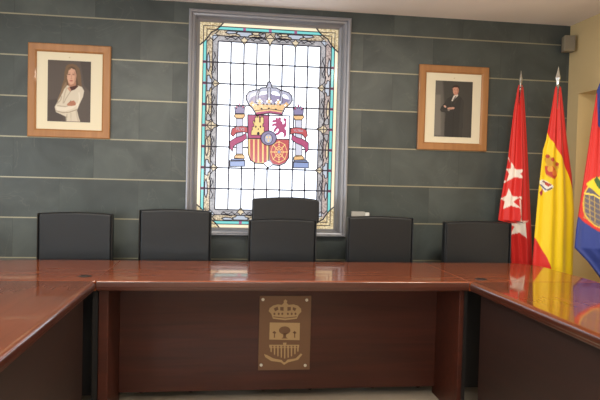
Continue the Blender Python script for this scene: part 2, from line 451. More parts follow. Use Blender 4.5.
cr.strip(Kc(out), 0.0083, L(16), YG, 5)
cr.strip(Kc([(150,330),(215,320),(292,312),(360,320),(428,330)]), 0.0045, L(17), YG, 5, False)
crown = part(cr, 'crown', CM, win)
# shield quarters, crop T4: 245..310 x 110..170 at 6.66
K4 = T(6.665, 245, 110)
sh = MB(); SM = [g_white, g_crim, g_red, g_yel, g_silver, lead, g_pale, g_lav]
shp = [(18,32),(298,40),(294,240),(290,320),(265,355),(225,372),(185,365),(155,385),(122,358),(70,355),(35,335),(20,290)]
sh.prism(K4(shp), L(10), YG, 6)
sh.prism(K4([(18,32),(160,36),(158,188),(20,190)]), L(11), YG, 1)
sh.prism(K4([(164,36),(298,40),(294,195),(160,190)]), L(11), YG, 0)
sh.prism(K4([(20,194),(156,192),(156,330),(122,356),(70,353),(37,333),(22,290)]), L(11), YG, 3)
sh.prism(K4([(162,194),(294,199),(290,318),(265,350),(225,366),(185,358),(164,330)]), L(11), YG, 2)
sh.prism(K4([(155,340),(185,366),(170,380),(155,385),(140,380),(122,360)]), L(12), YG, 0)
for p in (shp, [(18,190),(294,196)], [(160,36),(158,340)]): sh.strip(K4(p), 0.0083, L(16), YG, 5, p is shp)
shield = part(sh, 'shield', SM, win)
b = MB()
for x in (34, 64, 94, 124):
    b.prism(K4([(x,196),(x+19,196),(x+19,350 if x > 50 else 342),(x,350 if x > 50 else 332)]), L(13), YG, 0)
part(b, 'red_stripes', g_red, shield)['label'] = 'vertical red bars on yellow glass'
b = MB()
cas = [(40,168),(42,140),(50,130),(48,112),(60,112),(60,92),(54,92),(54,72),(62,72),(62,82),(66,82),(66,50),(74,50),(74,40),(80,40),(80,50),(84,50),(84,40),(92,40),(92,50),(96,50),(96,82),(102,82),(102,50),(108,50),(108,42),(118,42),(118,50),(124,50),(124,92),(118,92),(118,112),(128,112),(126,140),(136,150),(136,168)]
b.prism(K4(cas), L(14), YG, 0); b.strip(K4(cas), 0.0045, L(15), YG, 1)
for x, y, rx, ry in ((88,158,9,12),(72,112,5,8),(102,112,5,8),(88,128,4,5)): b.prism(K4(ell(x,y,rx,ry,10)), L(16), YG, 1)
part(b, 'castle', [g_yel, lead], shield)
b = MB()
lion = [(206,52),(222,58),(228,48),(240,56),(236,70),(248,82),(250,98),(262,92),(266,78),(254,66),(262,54),(276,62),(272,84),(276,104),(262,122),(272,134),(276,158),(268,180),(254,178),(260,160),(248,148),(236,150),(224,164),(208,168),(202,158),(218,150),(226,134),(220,122),(208,132),(198,148),(188,142),(198,122),(210,108),(196,104),(184,110),(178,100),(192,90),(206,90),(208,80),(192,84),(180,78),(186,68),(202,68)]
b.prism(K4(lion), L(14), YG, 0); b.strip(K4(lion), 0.0030, L(15), YG, 1)
part(b, 'lion', [g_crim, g_mag], shield)
b = MB(); c0 = (226, 280)
for k in range(8):
    a = PI*k/8*2
    e = (c0[0]+58*math.cos(a), c0[1]+72*math.sin(a)); e = (min(e[0], 284), e[1])
    for q in (.3, .5, .7, .9): b.prism(K4(ell(c0[0]+(e[0]-c0[0])*q, c0[1]+(e[1]-c0[1])*q, 5, 5, 8)), L(14), YG, 0)
    b.strip(K4([c0, e]), 0.0033, L(13), YG, 0, False)
for rr in (.5, .95):
    b.strip(K4([(c0[0]+58*rr*math.cos(2*PI*i/8+.0), c0[1]+74*rr*math.sin(2*PI*i/8)) for i in range(8)]), 0.0045, L(13), YG, 0)
b.prism(K4(ell(*c0, 9, 9, 10)), L(15), YG, 1)
part(b, 'golden_chains', [g_yel, g_blue], shield)
b = MB()
b.prism(K4(ell(157, 188, 52, 48, 24)), L(17), YG, 0); b.strip(K4(ell(157, 188, 52, 48, 24)), 0.0067, L(19), YG, 2)
b.prism(K4(ell(155, 192, 27, 32, 16)), L(19), YG, 1); b.strip(K4(ell(155, 192, 27, 32, 16)), 0.0045, L(21), YG, 2)
for x, y in ((146,182),(165,182),(155,204)):
    b.prism(K4([(x,y-10),(x+6,y-2),(x+3,y+9),(x-3,y+9),(x-6,y-2)]), L(21), YG, 3)
part(b, 'central_oval', [g_lav, g_silver, lead, g_yel], shield)
def textmesh(name, body, size, px, py, ang, root, m, bend=0):
    cu = bpy.data.curves.new(name, 'FONT'); cu.body = body; cu.size = size; cu.align_x = 'CENTER'; cu.align_y = 'CENTER'; cu.extrude = .0004
    o = bpy.data.objects.new(name, cu); C.objects.link(o)
    dg = bpy.context.evaluated_depsgraph_get(); me = bpy.data.meshes.new_from_object(o.evaluated_get(dg))
    bpy.data.objects.remove(o)
    t = bpy.data.objects.new(name, me); me.materials.append(m); C.objects.link(t)
    x, z = at(px, py, YG); base = Vector((0, 0, 0)); r = root
    while r is not None: base += r.location; r = r.parent
    t.parent = root; t.location = Vector((x, L(24), z))-base; t.rotation_euler = (PI/2, ang, 0)
    return t
# pillars, crop 226..250 x 102..170 at 5.88
K5 = T(5.88, 226, 102)
def pillar(K, flip, word):
    m = MB(); PM = [g_shaft, g_gold, g_blue, g_crim, lead, g_lav, g_red]
    fx = (lambda pts: [(160-a if flip else a, b+(0 if not flip else 0)) for a, b in pts])
    def pr(p, lay, mi, o=True, w=.0055):
        q = K(fx(p)); m.prism(q, L(lay), YG, mi)
        if o: m.strip(q, w, L(lay+2), YG, 4)
    pr([(62,95),(100,95),(98,312),(60,312)], 10, 0)
    pr([(52,72),(110,72),(112,82),(100,98),(62,98),(48,84)], 12, 1)
    pr([(52,50),(50,28),(62,40),(66,16),(76,30),(80,6),(88,30),(98,16),(100,38),(114,26),(108,52),(108,68),(54,68)], 12, 5)
    for x, y in ((62,30),(80,16),(100,30)): m.prism(K(fx(ell(x,y,5,6,8))), L(16), YG, 3)
    pr([(48,330),(50,316),(62,306),(98,306),(108,318),(108,334)], 12, 1)
    pr([(22,345),(110,343),(112,378),(22,380)], 12, 2, w=.007)
    pr([(30,335),(105,334),(106,346),(30,348)], 13, 2)
    pr([(34,158),(60,146),(100,142),(128,150),(128,182),(100,176),(60,182),(42,204),(28,190)], 16, 6)
    pr([(118,182),(122,214),(98,232),(62,248),(44,262),(38,292),(22,272),(22,232),(56,210),(92,200)], 16, 3)
    return part(m, 'pillar', PM, win)
p1 = pillar(K5, False, 'PLVS')
textmesh('motto', 'PLVS', .032, 226+84/5.88, 102+161/5.88, .05, p1, g_pale)
K6 = T(5.88, 284.9, 103.4)
p2 = pillar(K6, True, 'VLTRA')
textmesh('motto', 'VLTRA', .026, 284.9+78/5.88, 103.4+162/5.88, .05, p2, g_pale)

# ------------------------------------------------------------------ conference table pieces
def slab_x(x0, x1, y0, y1, zt=.75, th=.056, r=.026, ends=(True, True), h=.022):
    """top whose long edges (y0 side, y1 side) are rounded; returns profile swept along x"""
    def pr(s, y, on):
        if not on: return [(y, zt), (y, zt-th)]
        q = [(y+s*(r-r*math.sin(a)), zt-h*(1-math.cos(a))) for a in [i*PI/2/5 for i in range(6)]]
        q += [(y, zt-.034), (y+s*.003, zt-.037), (y+s*.003, zt-.046), (y+s*.012, zt-th)]
        return q
    P = pr(1, y0, ends[0])[::-1]+[(yy, zz) for yy, zz in pr(-1, y1, ends[1])]
    n = len(P); v = [(x0, a, b) for a, b in P]+[(x1, a, b) for a, b in P]
    f = [tuple(range(n))[::-1], tuple(range(n, 2*n))]+[(i, (i+1)%n, (i+1)%n+n, i+n) for i in range(n)]
    m = MB(); m.add(v, f)
    for k in range(2, len(f)):            # darker edge colour below the polished arris
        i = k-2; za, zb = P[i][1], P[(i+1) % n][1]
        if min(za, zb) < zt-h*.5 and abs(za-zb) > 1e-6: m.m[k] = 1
    return m
def swapxy(m): m.v = [(y, x, z) for x, y, z in m.v]; return m
ct = empty('conference_table', ((TL+TR)/2, .4, FL), 'centre section of the reddish mahogany conference table, carrying the crest plaque on its front', 'table')
g = .0012
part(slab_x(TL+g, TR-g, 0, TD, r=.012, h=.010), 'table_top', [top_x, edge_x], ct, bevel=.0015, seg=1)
part(MB().box(-.690, 1.276, .42, .445, .005, .692), 'front_panel', pan_x, ct, bevel=.002)
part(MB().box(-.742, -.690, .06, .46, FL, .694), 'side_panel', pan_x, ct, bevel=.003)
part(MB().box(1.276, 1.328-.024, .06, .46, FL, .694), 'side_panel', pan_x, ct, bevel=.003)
# corner pieces
def corner(x0, x1, sgn, label, gx, gy):
    t = empty('corner_table', ((x0+x1)/2, .4, FL), label, 'table')
    xo, xi = (x0, x1) if sgn < 0 else (x1, x0)
    r = .20
    pts = [(xi, .0+g), (xi, TD)]
    a = [(xo-sgn*r+sgn*r*math.sin(i*PI/2/10), TD-r+r*math.cos(i*PI/2/10)) for i in range(11)]
    pts += a+[(xo, .0+g)]
    part(MB().slab(pts, .694, .75), 'table_top', top_x, t, bevel=.006, seg=3)
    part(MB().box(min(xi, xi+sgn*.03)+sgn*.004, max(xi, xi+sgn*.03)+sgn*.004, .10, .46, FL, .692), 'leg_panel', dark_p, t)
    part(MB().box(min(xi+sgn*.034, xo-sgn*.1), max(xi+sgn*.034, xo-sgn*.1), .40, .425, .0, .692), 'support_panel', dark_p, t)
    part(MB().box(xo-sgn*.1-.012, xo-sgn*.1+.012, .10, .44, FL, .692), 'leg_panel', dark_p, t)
    gr = MB(); gr.lathe(gx, gy, [(.018, .749), (.033, .749), (.035, .7515), (.032, .7535), (.026, .7535), (.024, .7505), (.010, .7503)], 24)
    part(gr, 'cable_grommet', black_pl, t)
    return t
corner(TL-.80, TL-g, -1, 'left corner section of the mahogany conference table, in front of the far left chair', TL-.085, .143)
corner(TR+g, TR+.80, 1, 'right corner section of the mahogany conference table, rounded outer corner in front of the flags', TR+.109, .085)
def side(x0, x1, sgn, label):
    y1, y0 = -.002, -2.75
    t = empty('side_table', ((x0+x1)/2, (y0+y1)/2, FL), label, 'table')
    m = swapxy(slab_x(y0, y1, x0, x1))
    part(m, 'table_top', [top_y, edge_y], t, bevel=.004, seg=2)
    xi = x1 if sgn < 0 else x0; xo = x0 if sgn < 0 else x1
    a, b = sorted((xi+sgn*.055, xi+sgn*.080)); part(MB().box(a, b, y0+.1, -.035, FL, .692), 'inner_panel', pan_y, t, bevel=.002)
    a, b = sorted((xi+sgn*.080, xo-sgn*.08)); 
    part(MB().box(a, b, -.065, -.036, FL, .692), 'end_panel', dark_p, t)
    part(MB().box(a, b, y0+.1, y0+.128, FL, .692), 'end_panel', pan_x, t)
side(TL-.80, TL, -1, 'long mahogany table wing running towards the viewer on the left')
side(TR, TR+.80, 1, 'long mahogany table wing running towards the viewer on the right, reflecting the flags')

# plaque on the front panel
YP = .4195
px0, pz1 = at(259.7, 295.7, YP); px1, pz0 = at(309.5, 369.3, YP)
pq = empty('crest_plaque', ((px0+px1)/2, YP, (pz0+pz1)/2), 'bronze coloured crest plaque with crown, tree and bridge on the table front', 'plaque')
part(MB().box(px0, px1, YP-.005, YP, pz0, pz1), 'plate', plaque_m, pq, bevel=.001, seg=1)
KP = lambda pts: [at(250+a/4.706, 290+b/4.706, YP-.006) for a, b in pts]
e = MB(); y0_, y1_ = YP-.0065, YP-.004
def ep(p, mi=0, k=0): e.prism(KP(p), y0_-k*.0008, y1_, mi)
ep([(108,135),(100,112),(88,100),(92,86),(108,74),(130,68),(150,70),(160,60),(158,52),(167,44),(176,52),(172,60),(182,70),(205,68),(226,74),(240,88),(242,102),(230,114),(220,135),(165,142)])
for p in ([(112,86),(130,78),(134,92),(118,100)], [(142,80),(158,80),(158,98),(142,96)], [(176,80),(192,80),(192,96),(176,98)], [(202,80),(218,86),(212,100),(200,92)]): ep(p, 1, 1)
for x in (115, 135, 152, 178, 196, 214): ep(ell(x, 112, 5, 6, 8), 1, 1)
ep([(110,124),(165,130),(220,124),(219,128),(165,134),(111,128)], 1, 1)
ep([(93,153),(235,155),(233,236),(91,233)])
ep(ell(163, 190, 27, 19, 20), 1, 1); ep([(157,205),(169,205),(170,222),(178,228),(148,228),(156,222)], 1, 1)
for x in (115, 210): ep([(x-2,200),(x+2,200),(x+3,224),(x-3,224)], 1, 1); ep([(x-10,200),(x,192),(x+10,202),(x,207)], 1, 1)
ep([(90,258),(232,258),(230,272),(92,272)]); ep([(155,248),(172,248),(170,260),(157,260)])
for i, x in enumerate((96, 112, 128, 144, 160, 176, 192, 208, 222)):
    ep([(x,272),(x+7,272),(x+6,(292, 304, 312, 318, 322, 318, 312, 302, 290)[i]),(x+1,(292, 304, 312, 318, 322, 318, 312, 302, 290)[i])])
for i in range(8): ep(ell(107+16*i, 266, 4, 4, 8), 1, 1)
ep([(66,302),(80,306),(110,322),(150,330),(158,340),(166,340),(176,328),(215,322),(240,298),(246,304),(226,328),(180,340),(160,352),(146,340),(100,334),(72,316)])
part(e, 'engraved_crest', [engrave, plaque_m], pq)
for a, b_ in ((263, 299.5), (306.7, 300), (261.2, 365), (305.2, 365.3)):
    x, z = at(a, b_, YP-.006); m = MB(); m.prism(ell(x, z, .0095, .0095, 14), YP-.011, YP-.0045)
    part(m, 'screw', steel, pq, bevel=.002)

# ------------------------------------------------------------------ chairs
def chair(xc, wd, ztop, label, tall=None, yb=1.05, hx=0):
    t = empty('office_chair', (xc, yb-.25, FL), label, 'chair', 'leather chairs in a row behind the table')
    h = wd/2
    m = MB()
    o = [(xc-h+.008, .47), (xc+h-.008, .47)]+[(xc+h-.014-(.012 if i in (0, 10) else 0), ztop-.004*0+0) for i in ()]
    topc = [(xc+h-.008-(2*h-.016)*i/14, ztop-.010+.010*math.sin(PI*i/14)) for i in range(15)]
    m.prism(o+topc, yb, yb+.07)
    part(m, 'backrest', leather, t, bevel=.016, seg=4)
    for s in (-1, 1):
        a, b = sorted((xc+s*(h-.009), xc+s*(h-.001)))
        part(MB().box(a, b, yb-.006, yb+.06, .46, ztop-.010), 'side_piping', leather_s, t, bevel=.004)
    if tall:
        m = MB(); x0, x1, zt = tall
        tc = [(x1-(x1-x0)*i/14, zt-.016+.016*math.sin(PI*(i/14)**.85)-(.008 if i == 0 else 0)) for i in range(15)]
        m.prism([(x0, ztop-.03), (x1, ztop-.03)]+tc, yb+.022, yb+.085)
        part(m, 'headrest', leather, t, bevel=.014, seg=4)
    m = MB(); m.slab(rrect(xc-h+.03, xc+h-.03, yb-.50, yb+.01, .06), .38, .47)
    part(m, 'seat', leather, t, bevel=.025, seg=3)
    for s in (-1, 1):
        m = MB(); x = xc+s*(h-.012)
        m.box(x-.016, x+.016, yb-.36, yb-.04, .60, .63); m.box(x-.012, x+.012, yb-.34, yb-.31, .41, .61); m.box(x-.012, x+.012, yb-.12, yb-.09, .41, .61)
        m.box(x-s*.05-.04, x+.0, yb-.34, yb-.31, .395, .415) if s > 0 else m.box(x, x+.09, yb-.34, yb-.31, .395, .415)
        part(m, 'armrest', black_pl, t, bevel=.006)
    m = MB(); m.lathe(xc, yb-.25, [(.05, FL+.10), (.05, FL+.13), (.03, FL+.14), (.03, .30), (.02, .30), (.02, .38)], 16)
    part(m, 'gas_column', black_pl, t)
    m = MB(); m.box(xc-.10, xc+.10, yb-.35, yb-.15, .365, .385); part(m, 'seat_plate', black_pl, t)
    m = MB()
    for k in range(5):
        a = 2*PI*k/5+.3; m.tube((xc+.03*math.cos(a), yb-.25+.03*math.sin(a), FL+.115), (xc+.29*math.cos(a), yb-.25+.29*math.sin(a), FL+.075), .022, .014, 8)
    part(m, 'star_base', black_pl, t)
    for k in range(5):
        a = 2*PI*k/5+.3; x, y = xc+.28*math.cos(a), yb-.25+.28*math.sin(a); m = MB()
        for s in (-1, 1):
            q = Vector((-math.sin(a), math.cos(a), 0))*s
            m.tube((x+q.x*.006, y+q.y*.006, FL+.027), (x+q.x*.022, y+q.y*.022, FL+.027), .027, n=14)
        m.tube((x, y, FL+.03), (x, y, FL+.075), .006, n=8)
        part(m, 'caster', black_pl, t)
    return t
chair(-1.098, .503, 1.045, 'low black leather chair at far left, under the portrait of the woman')
chair(-.419, .505, 1.078, 'black leather chair just left of the stained glass window')
chair(.342, .494, 1.024, 'high black leather chair with a headrest in front of the window', tall=(.119, .608, 1.180))
chair(1.066, .500, 1.054, 'black leather chair right of the window with the small grey box above it')
chair(1.822, .526, 1.029, 'black leather chair at far right beside the red starred flag')

# ------------------------------------------------------------------ painted grids (photo prints and flag cloths)
def inpoly(X, Y, pts):
    r = np.zeros(X.shape, bool); n = len(pts); j = n-1
    for i in range(n):
        xi, yi = pts[i]; xj, yj = pts[j]
        if yi != yj:
            c = ((yi > Y) != (yj > Y)) & (X < (xj-xi)*(Y-yi)/(yj-yi)+xi); r ^= c
        j = i
    return r.astype(float)
def blur(m, k):
    for _ in range(k):
        p = np.pad(m, 1, mode='edge'); m = (p[:-2, 1:-1]+p[2:, 1:-1]+p[1:-1, :-2]+p[1:-1, 2:]+4*p[1:-1, 1:-1])/8
    return m
class Paint:
    def __init__(s, X, Y, base): s.X, s.Y = X, Y; s.c = np.ones(X.shape+(3,))*np.array(base, float)
    def poly(s, pts, col, k=1, a=1):
        m = blur(inpoly(s.X, s.Y, pts), k)[..., None]*a; s.c = s.c*(1-m)+np.array(col, float)*m
    def el(s, cx, cy, rx, ry, col, k=1, a=1): s.poly(ell(cx, cy, rx, ry, 24), col, k, a)
    def line(s, pts, w, col, k=1, a=1):
        for (x0, y0), (x1, y1) in zip(pts, pts[1:]):
            d = math.hypot(x1-x0, y1-y0) or 1; nx, ny = -(y1-y0)/d*w/2, (x1-x0)/d*w/2
            s.poly([(x0+nx, y0+ny), (x1+nx, y1+ny), (x1-nx, y1-ny), (x0-nx, y0-ny)], col, k, a)
def srgb2lin(c):
    c = np.clip(c/255, 0, 1); return np.where(c <= .04045, c/12.92, ((c+.055)/1.055)**2.4)
def grid_obj(name, P, col, mat, closed=False, thick=0):
    """P: (rows, cols, 3) points; col: (rows, cols, 3) sRGB"""
    nr, nc = P.shape[:2]
    v = P.reshape(-1, 3); idx = np.arange(nr*nc).reshape(nr, nc)
    if closed: idx = np.concatenate([idx, idx[:, :1]], 1)
    a, b, c, d = idx[:-1, :-1], idx[1:, :-1], idx[1:, 1:], idx[:-1, 1:]
    f = np.stack([a, b, c, d], -1).reshape(-1, 4)
    me = bpy.data.meshes.new(name); me.from_pydata(v.tolist(), [], f.tolist())
    at_ = me.color_attributes.new('paint', 'FLOAT_COLOR', 'POINT')
    rgba = np.ones((nr*nc, 4)); rgba[:, :3] = srgb2lin(col.reshape(-1, 3)); at_.data.foreach_set('color', rgba.ravel())
    me.materials.append(mat); me.polygons.foreach_set('use_smooth', [True]*len(me.polygons)); me.update()
    o = bpy.data.objects.new(name, me); C.objects.link(o)
    return o

# ------------------------------------------------------------------ portraits
def portrait(x0, x1, z0, z1, ph, label, painter, ext):
    xc, zc = (x0+x1)/2, (z0+z1)/2
    t = empty('framed_portrait', (xc, YW, zc), label, 'picture')
    m = MB(); ya, yb = YW-.028, YW-.003; fwd_ = .060
    P = [(0, ya+.004), (.006, ya), (fwd_-.012, ya+.002), (fwd_, ya+.010), (fwd_, yb-.006)]
    rings = [[(x0, yb, z0), (x1, yb, z0), (x1, yb, z1), (x0, yb, z1)]]
    for q, y in P: rings.append([(x0+q, y, z0+q), (x1-q, y, z0+q), (x1-q, y, z1-q), (x0+q, y, z1-q)])
    v = [p for r in rings for p in r]
    f = [(a*4+i, a*4+(i+1)%4, (a+1)*4+(i+1)%4, (a+1)*4+i) for a in range(len(rings)-1) for i in range(4)]
    m.add(v, f); part(m, 'picture_frame', frame_w, t)
    part(MB().box(x0+.01, x1-.01, YW-.012, YW-.004, z0+.01, z1-.01), 'mat_board', mat_card, t)
    a0, a1, b0, b1 = ph
    nx, nz = 130, 190
    U, V = np.meshgrid(np.linspace(0, 1, nx), np.linspace(0, 1, nz))
    X = ext[0]+(ext[1]-ext[0])*U; Y = ext[3]+(ext[2]-ext[3])*V    # painter coordinates, y down
    col = painter(X, Y)
    Pp = np.stack([a0+(a1-a0)*U, np.full_like(U, YW-.0135), b0+(b1-b0)*V], -1)
    o = grid_obj('photograph', Pp, col, photo_m); o.parent = t; o.location = -t.location
    e = MB(); cx = (a0+a1)/2; e.prism(ell(cx, b1+.024, .006, .005, 8), YW-.0135, YW-.012)
    part(e, 'embossed_crest', flat('crest_ink', (196, 184, 150), .7), t)
    return t
def woman(X, Y):
    p = Paint(X, Y, (88, 80, 76))
    p.poly([(18,250),(90,240),(110,370),(18,370)], (78, 70, 68), 8)
    p.poly([(200,14),(265,14),(265,200),(225,160)], (76, 69, 67), 8)
    hair, hair2, skin, jk, jk2, sh = (112, 90, 70), (70, 54, 44), (202, 160, 138), (205, 196, 180), (172, 160, 142), (140, 128, 112)
    p.poly([(118,52),(130,40),(155,34),(180,42),(198,62),(206,100),(210,145),(214,170),(196,184),(120,170),(100,190),(92,220),(94,170),(108,130),(110,85)], hair, 2)
    p.poly([(100,175),(120,140),(128,180),(96,235),(78,262),(70,250)], (134, 112, 90), 2)
    p.poly([(132,60),(150,50),(172,58),(180,80),(184,120),(196,178),(176,176),(130,160),(122,110)], hair2, 2, .6)
    p.poly([(130,136),(178,136),(176,182),(140,182)], (164, 120, 100), 2)
    p.poly([(124,98),(128,72),(150,60),(172,70),(180,100),(177,130),(164,150),(148,158),(134,146),(126,124)], skin, 2)
    p.poly([(164,72),(180,95),(178,130),(166,148),(170,110)], (170, 126, 106), 2, .7)
    p.poly([(122,96),(124,70),(146,56),(150,62),(134,76),(128,104)], hair, 1)
    for x in (138, 162):
        p.el(x, 98, 7, 2.5, (88, 60, 52), 1); p.line([(x-8,90),(x+8,90)], 2.5, (112, 82, 64), 1, .7)
    p.line([(151,98),(150,118),(155,120)], 3, (172, 124, 104), 1, .7)
    p.el(150, 122, 5, 2, (160, 112, 96), 1, .6); p.el(151, 134, 10, 3.2, (164, 92, 86), 1)
    # jacket
    p.poly([(128,160),(110,185),(92,225),(66,270),(56,290),(64,320),(100,335),(122,345),(122,371),(206,371),(196,345),(186,305),(200,268),(220,225),(226,190),(214,168),(190,160),(160,180)], jk, 2)
    p.poly([(138,172),(180,160),(192,164),(172,184),(150,192)], (74, 44, 38), 2)
    p.poly([(136,168),(150,186),(146,200),(128,180)], (188, 142, 120), 2)
    p.line([(126,172),(112,215),(104,268)], 7, jk2, 3, .8); p.line([(150,190),(120,240),(108,268)], 4, sh, 2, .7)
    p.line([(66,272),(90,250),(96,225)], 6, sh, 3, .6)
    p.poly([(62,286),(110,290),(150,278),(180,262),(196,268),(160,296),(120,312),(70,310)], (218, 210, 196), 2)
    p.line([(62,312),(104,322),(140,318),(186,300)], 5, sh, 2, .8); p.line([(72,282),(120,286),(148,274)], 4, sh, 2, .7)
    p.line([(196,200),(200,240),(186,290)], 6, (228, 222, 210), 3, .7); p.line([(180,300),(188,345),(196,371)], 5, jk2, 3, .8)
    p.line([(128,330),(124,371)], 5, sh, 2, .7); p.line([(150,320),(152,371)], 3, jk2, 2, .8)
    p.poly([(124,275),(136,262),(150,252),(168,248),(174,256),(180,264),(176,276),(158,280),(136,280)], (172, 120, 98), 1)
    for q in ((140,262,166,254),(140,270,174,262),(146,278,178,270)): p.line([(q[0],q[1]),(q[2],q[3])], 1.8, (142, 88, 70), 1, .8)
    p.line([(140,262),(150,248)], 3, (90, 60, 50), 1, .6)
    return p.c
def man(X, Y):
    p = Paint(X, Y, (70, 68, 65))
    p.poly([(25,20),(80,20),(95,200),(100,378),(20,378)], (98, 95, 91), 24)
    p.poly([(28,110),(70,110),(78,370),(24,372)], (122, 118, 112), 16, .8)
    suit, suit2, skin = (56, 55, 54), (74, 72, 70), (196, 146, 126)
    p.poly([(140,60),(146,48),(166,44),(180,52),(183,72),(180,84),(140,84)], (60, 46, 40), 1)
    p.poly([(148,95),(174,95),(174,118),(152,122)], (166, 116, 98), 1)
    p.poly([(141,66),(150,58),(172,58),(179,72),(177,92),(168,104),(156,106),(145,96)], skin, 1)
    p.poly([(168,60),(180,72),(177,94),(166,105),(170,84)], (156, 106, 90), 1, .7)
    for x in (152, 168): p.el(x, 75, 4, 1.8, (80, 54, 48), 1)
    p.line([(161,76),(160,86)], 2, (160, 108, 92), 1); p.el(160, 95, 6, 1.8, (150, 84, 78), 1)
    p.poly([(146,112),(110,132),(96,160),(76,185),(68,205),(74,218),(100,222),(104,230),(98,300),(98,378),(206,378),(210,300),(206,230),(210,190),(212,150),(200,128),(176,108),(160,130)], suit, 1)
    p.poly([(196,128),(212,150),(210,200),(206,300),(206,378),(186,378),(190,200)], (63, 62, 60), 3)
    p.poly([(148,112),(174,104),(176,112),(140,150),(136,146)], (210, 204, 196), 1)
    p.poly([(158,116),(166,114),(150,146),(144,142)], (96, 92, 96), 1)
    p.line([(132,140),(140,190)], 2, suit2, 1, .8); p.line([(178,116),(150,170)], 2, suit2, 1, .8)
    p.line([(76,205),(110,212),(150,196)], 3, suit2, 1, .8); p.line([(110,140),(102,180)], 2, suit2, 2, .8)
    p.poly([(88,178),(98,176),(106,184),(104,192),(94,190)], (206, 162, 146), 1)
    p.poly([(112,192),(126,188),(148,186),(158,190),(152,198),(130,202),(114,200)], (200, 152, 134), 1)
    p.poly([(112,200),(126,202),(128,212),(116,212)], (168, 158, 150), 1, .6)
    for y in (191, 195): p.line([(118, y+2), (150, y)], 1, (140, 96, 84), 0, .7)
    p.line([(152,215),(150,378)], 2, (40, 39, 39), 2, .8)
    return p.c
portrait(-1.534, -.944, 1.579, 2.269, (-1.396, -1.088, 1.697, 2.150), 'light wood framed portrait of a woman in a cream jacket, left of the window', woman, (14, 264, 18, 374))
portrait(1.450, 2.036, 1.578, 2.258, (1.590, 1.904, 1.686, 2.137), 'light wood framed portrait of a man in a dark suit, right of the window', man, (36, 264, 20, 378))

# ------------------------------------------------------------------ flags
def interp(tab, y):
    ys = [t[0] for t in tab]; xs = [t[1] for t in tab]
    return np.interp(y, ys, xs)
def flag(label, pole_px, top, Y, left, right, ybot, painter, folds, finial, fl_px, amp=.035, depth=.06, seed=0, lean=0):
    """left / right: silhouettes as (y, x) photo points on the plane at depth Y"""
    xp, _ = at(*pole_px, Y); zt = at(pole_px[0], finial[0], Y)[1]; zb = at(pole_px[0], finial[1], Y)[1]
    t = empty('flag', (xp, Y, FL), label, 'flag')
    m = MB(); m.lathe(xp, Y, [(.012, FL+.03), (.012, zb)], 14)
    part(m, 'flag_pole', chrome, t)
    m = MB(); m.lathe(xp, Y, [(.13, FL), (.13, FL+.02), (.10, FL+.035), (.03, FL+.045), (.018, FL+.10), (.0125, FL+.10)], 28)
    part(m, 'pole_base', chrome, t)
    h = zt-zb; m = MB()
    w_ = fl_px
    m.lathe(xp, Y, [(.010, zb-.03), (.014, zb-.02), (.010, zb-.005), (.016, zb), (.008, zb+.08*h), (w_*.5, zb+.22*h), (w_, zb+.42*h), (w_*.62, zb+.62*h), (w_*.25, zb+.85*h), (.0015, zt)], 4 if w_ > .018 else 10, smooth=False)
    part(m, 'finial', silver, t)
    nr, nc = 300, 150
    yy = np.linspace(top, ybot, nr)
    xl = interp(left, yy); xr = interp(right, yy)
    Uc = np.linspace(0, 1, nc)
    PX = xl[:, None]+(xr-xl)[:, None]*Uc[None, :]; PY = np.repeat(yy[:, None], nc, 1)
    col = painter(PX, PY)
    # world
    D = (np.array(R_)[None, None]*((PX-300)/F)[..., None]-np.array(U_)[None, None]*((PY-200)/F)[..., None]+np.array(fw)[None, None])
    tt = (Y-O_.y)/D[..., 1]; W = np.array(O_)+D*tt[..., None]
    s = np.linspace(0, 1, nr)[:, None]; u = Uc[None, :]
    wdt = (W[:, -1, 0]-W[:, 0, 0])[:, None]
    env = np.sin(PI*np.clip(u, 0, 1))**.5
    fold = sum(a*np.cos(2*PI*(k*u+ph+dr*s)) for k, ph, dr, a in folds)
    f_y = -env*(depth*(.35+.65*s)*np.minimum(1, wdt/.2))-env*fold*amp*np.minimum(1, wdt/.18)
    b_y = env*(depth*(.35+.65*s)*np.minimum(1, wdt/.2))*.8-env*.6*amp*np.cos(2*PI*(2.3*u+.2))*np.minimum(1, wdt/.18)
    Fp = W.copy(); Fp[..., 1] = Y+f_y
    Bp = W.copy()[:, 1:-1][:, ::-1]; Bp[..., 1] = Y+b_y[:, 1:-1][:, ::-1]
    P = np.concatenate([Fp, Bp], 1); cc = np.concatenate([col, col[:, 1:-1][:, ::-1]], 1)
    o = grid_obj('flag_cloth', P, cc, cloth_m, closed=True); o.parent = t; o.location = -t.location
    return t
def crop(sc, ox, oy): return lambda pts: [(ox+a/sc, oy+b/sc) for a, b in pts]
def madrid(X, Y):
    p = Paint(X, Y, (208, 40, 36)); q = crop(4, 495, 140); w_ = (232, 224, 214)
    for s_ in ([(62,88),(76,116),(100,120),(86,135),(98,156),(72,148),(42,168),(54,136),(42,116),(60,116)],
               [(50,192),(60,222),(82,228),(66,246),(84,272),(56,262),(30,276),(36,246),(20,234),(42,222)],
               [(86,300),(94,326),(128,320),(106,346),(114,398),(88,368),(60,380),(72,346),(50,332),(80,332)],
               [(78,224),(96,228),(98,236),(84,236)]):
        p.poly(q(s_), w_, 1)
    p.line(q([(48,60),(58,88)]), .8, w_, 0, .8); p.line(q([(82,236),(86,300)]), 1.2, w_, 0, .8); p.el(495+36/4, 140+166/4, 1, 1.2, w_, 0)
    return p.c
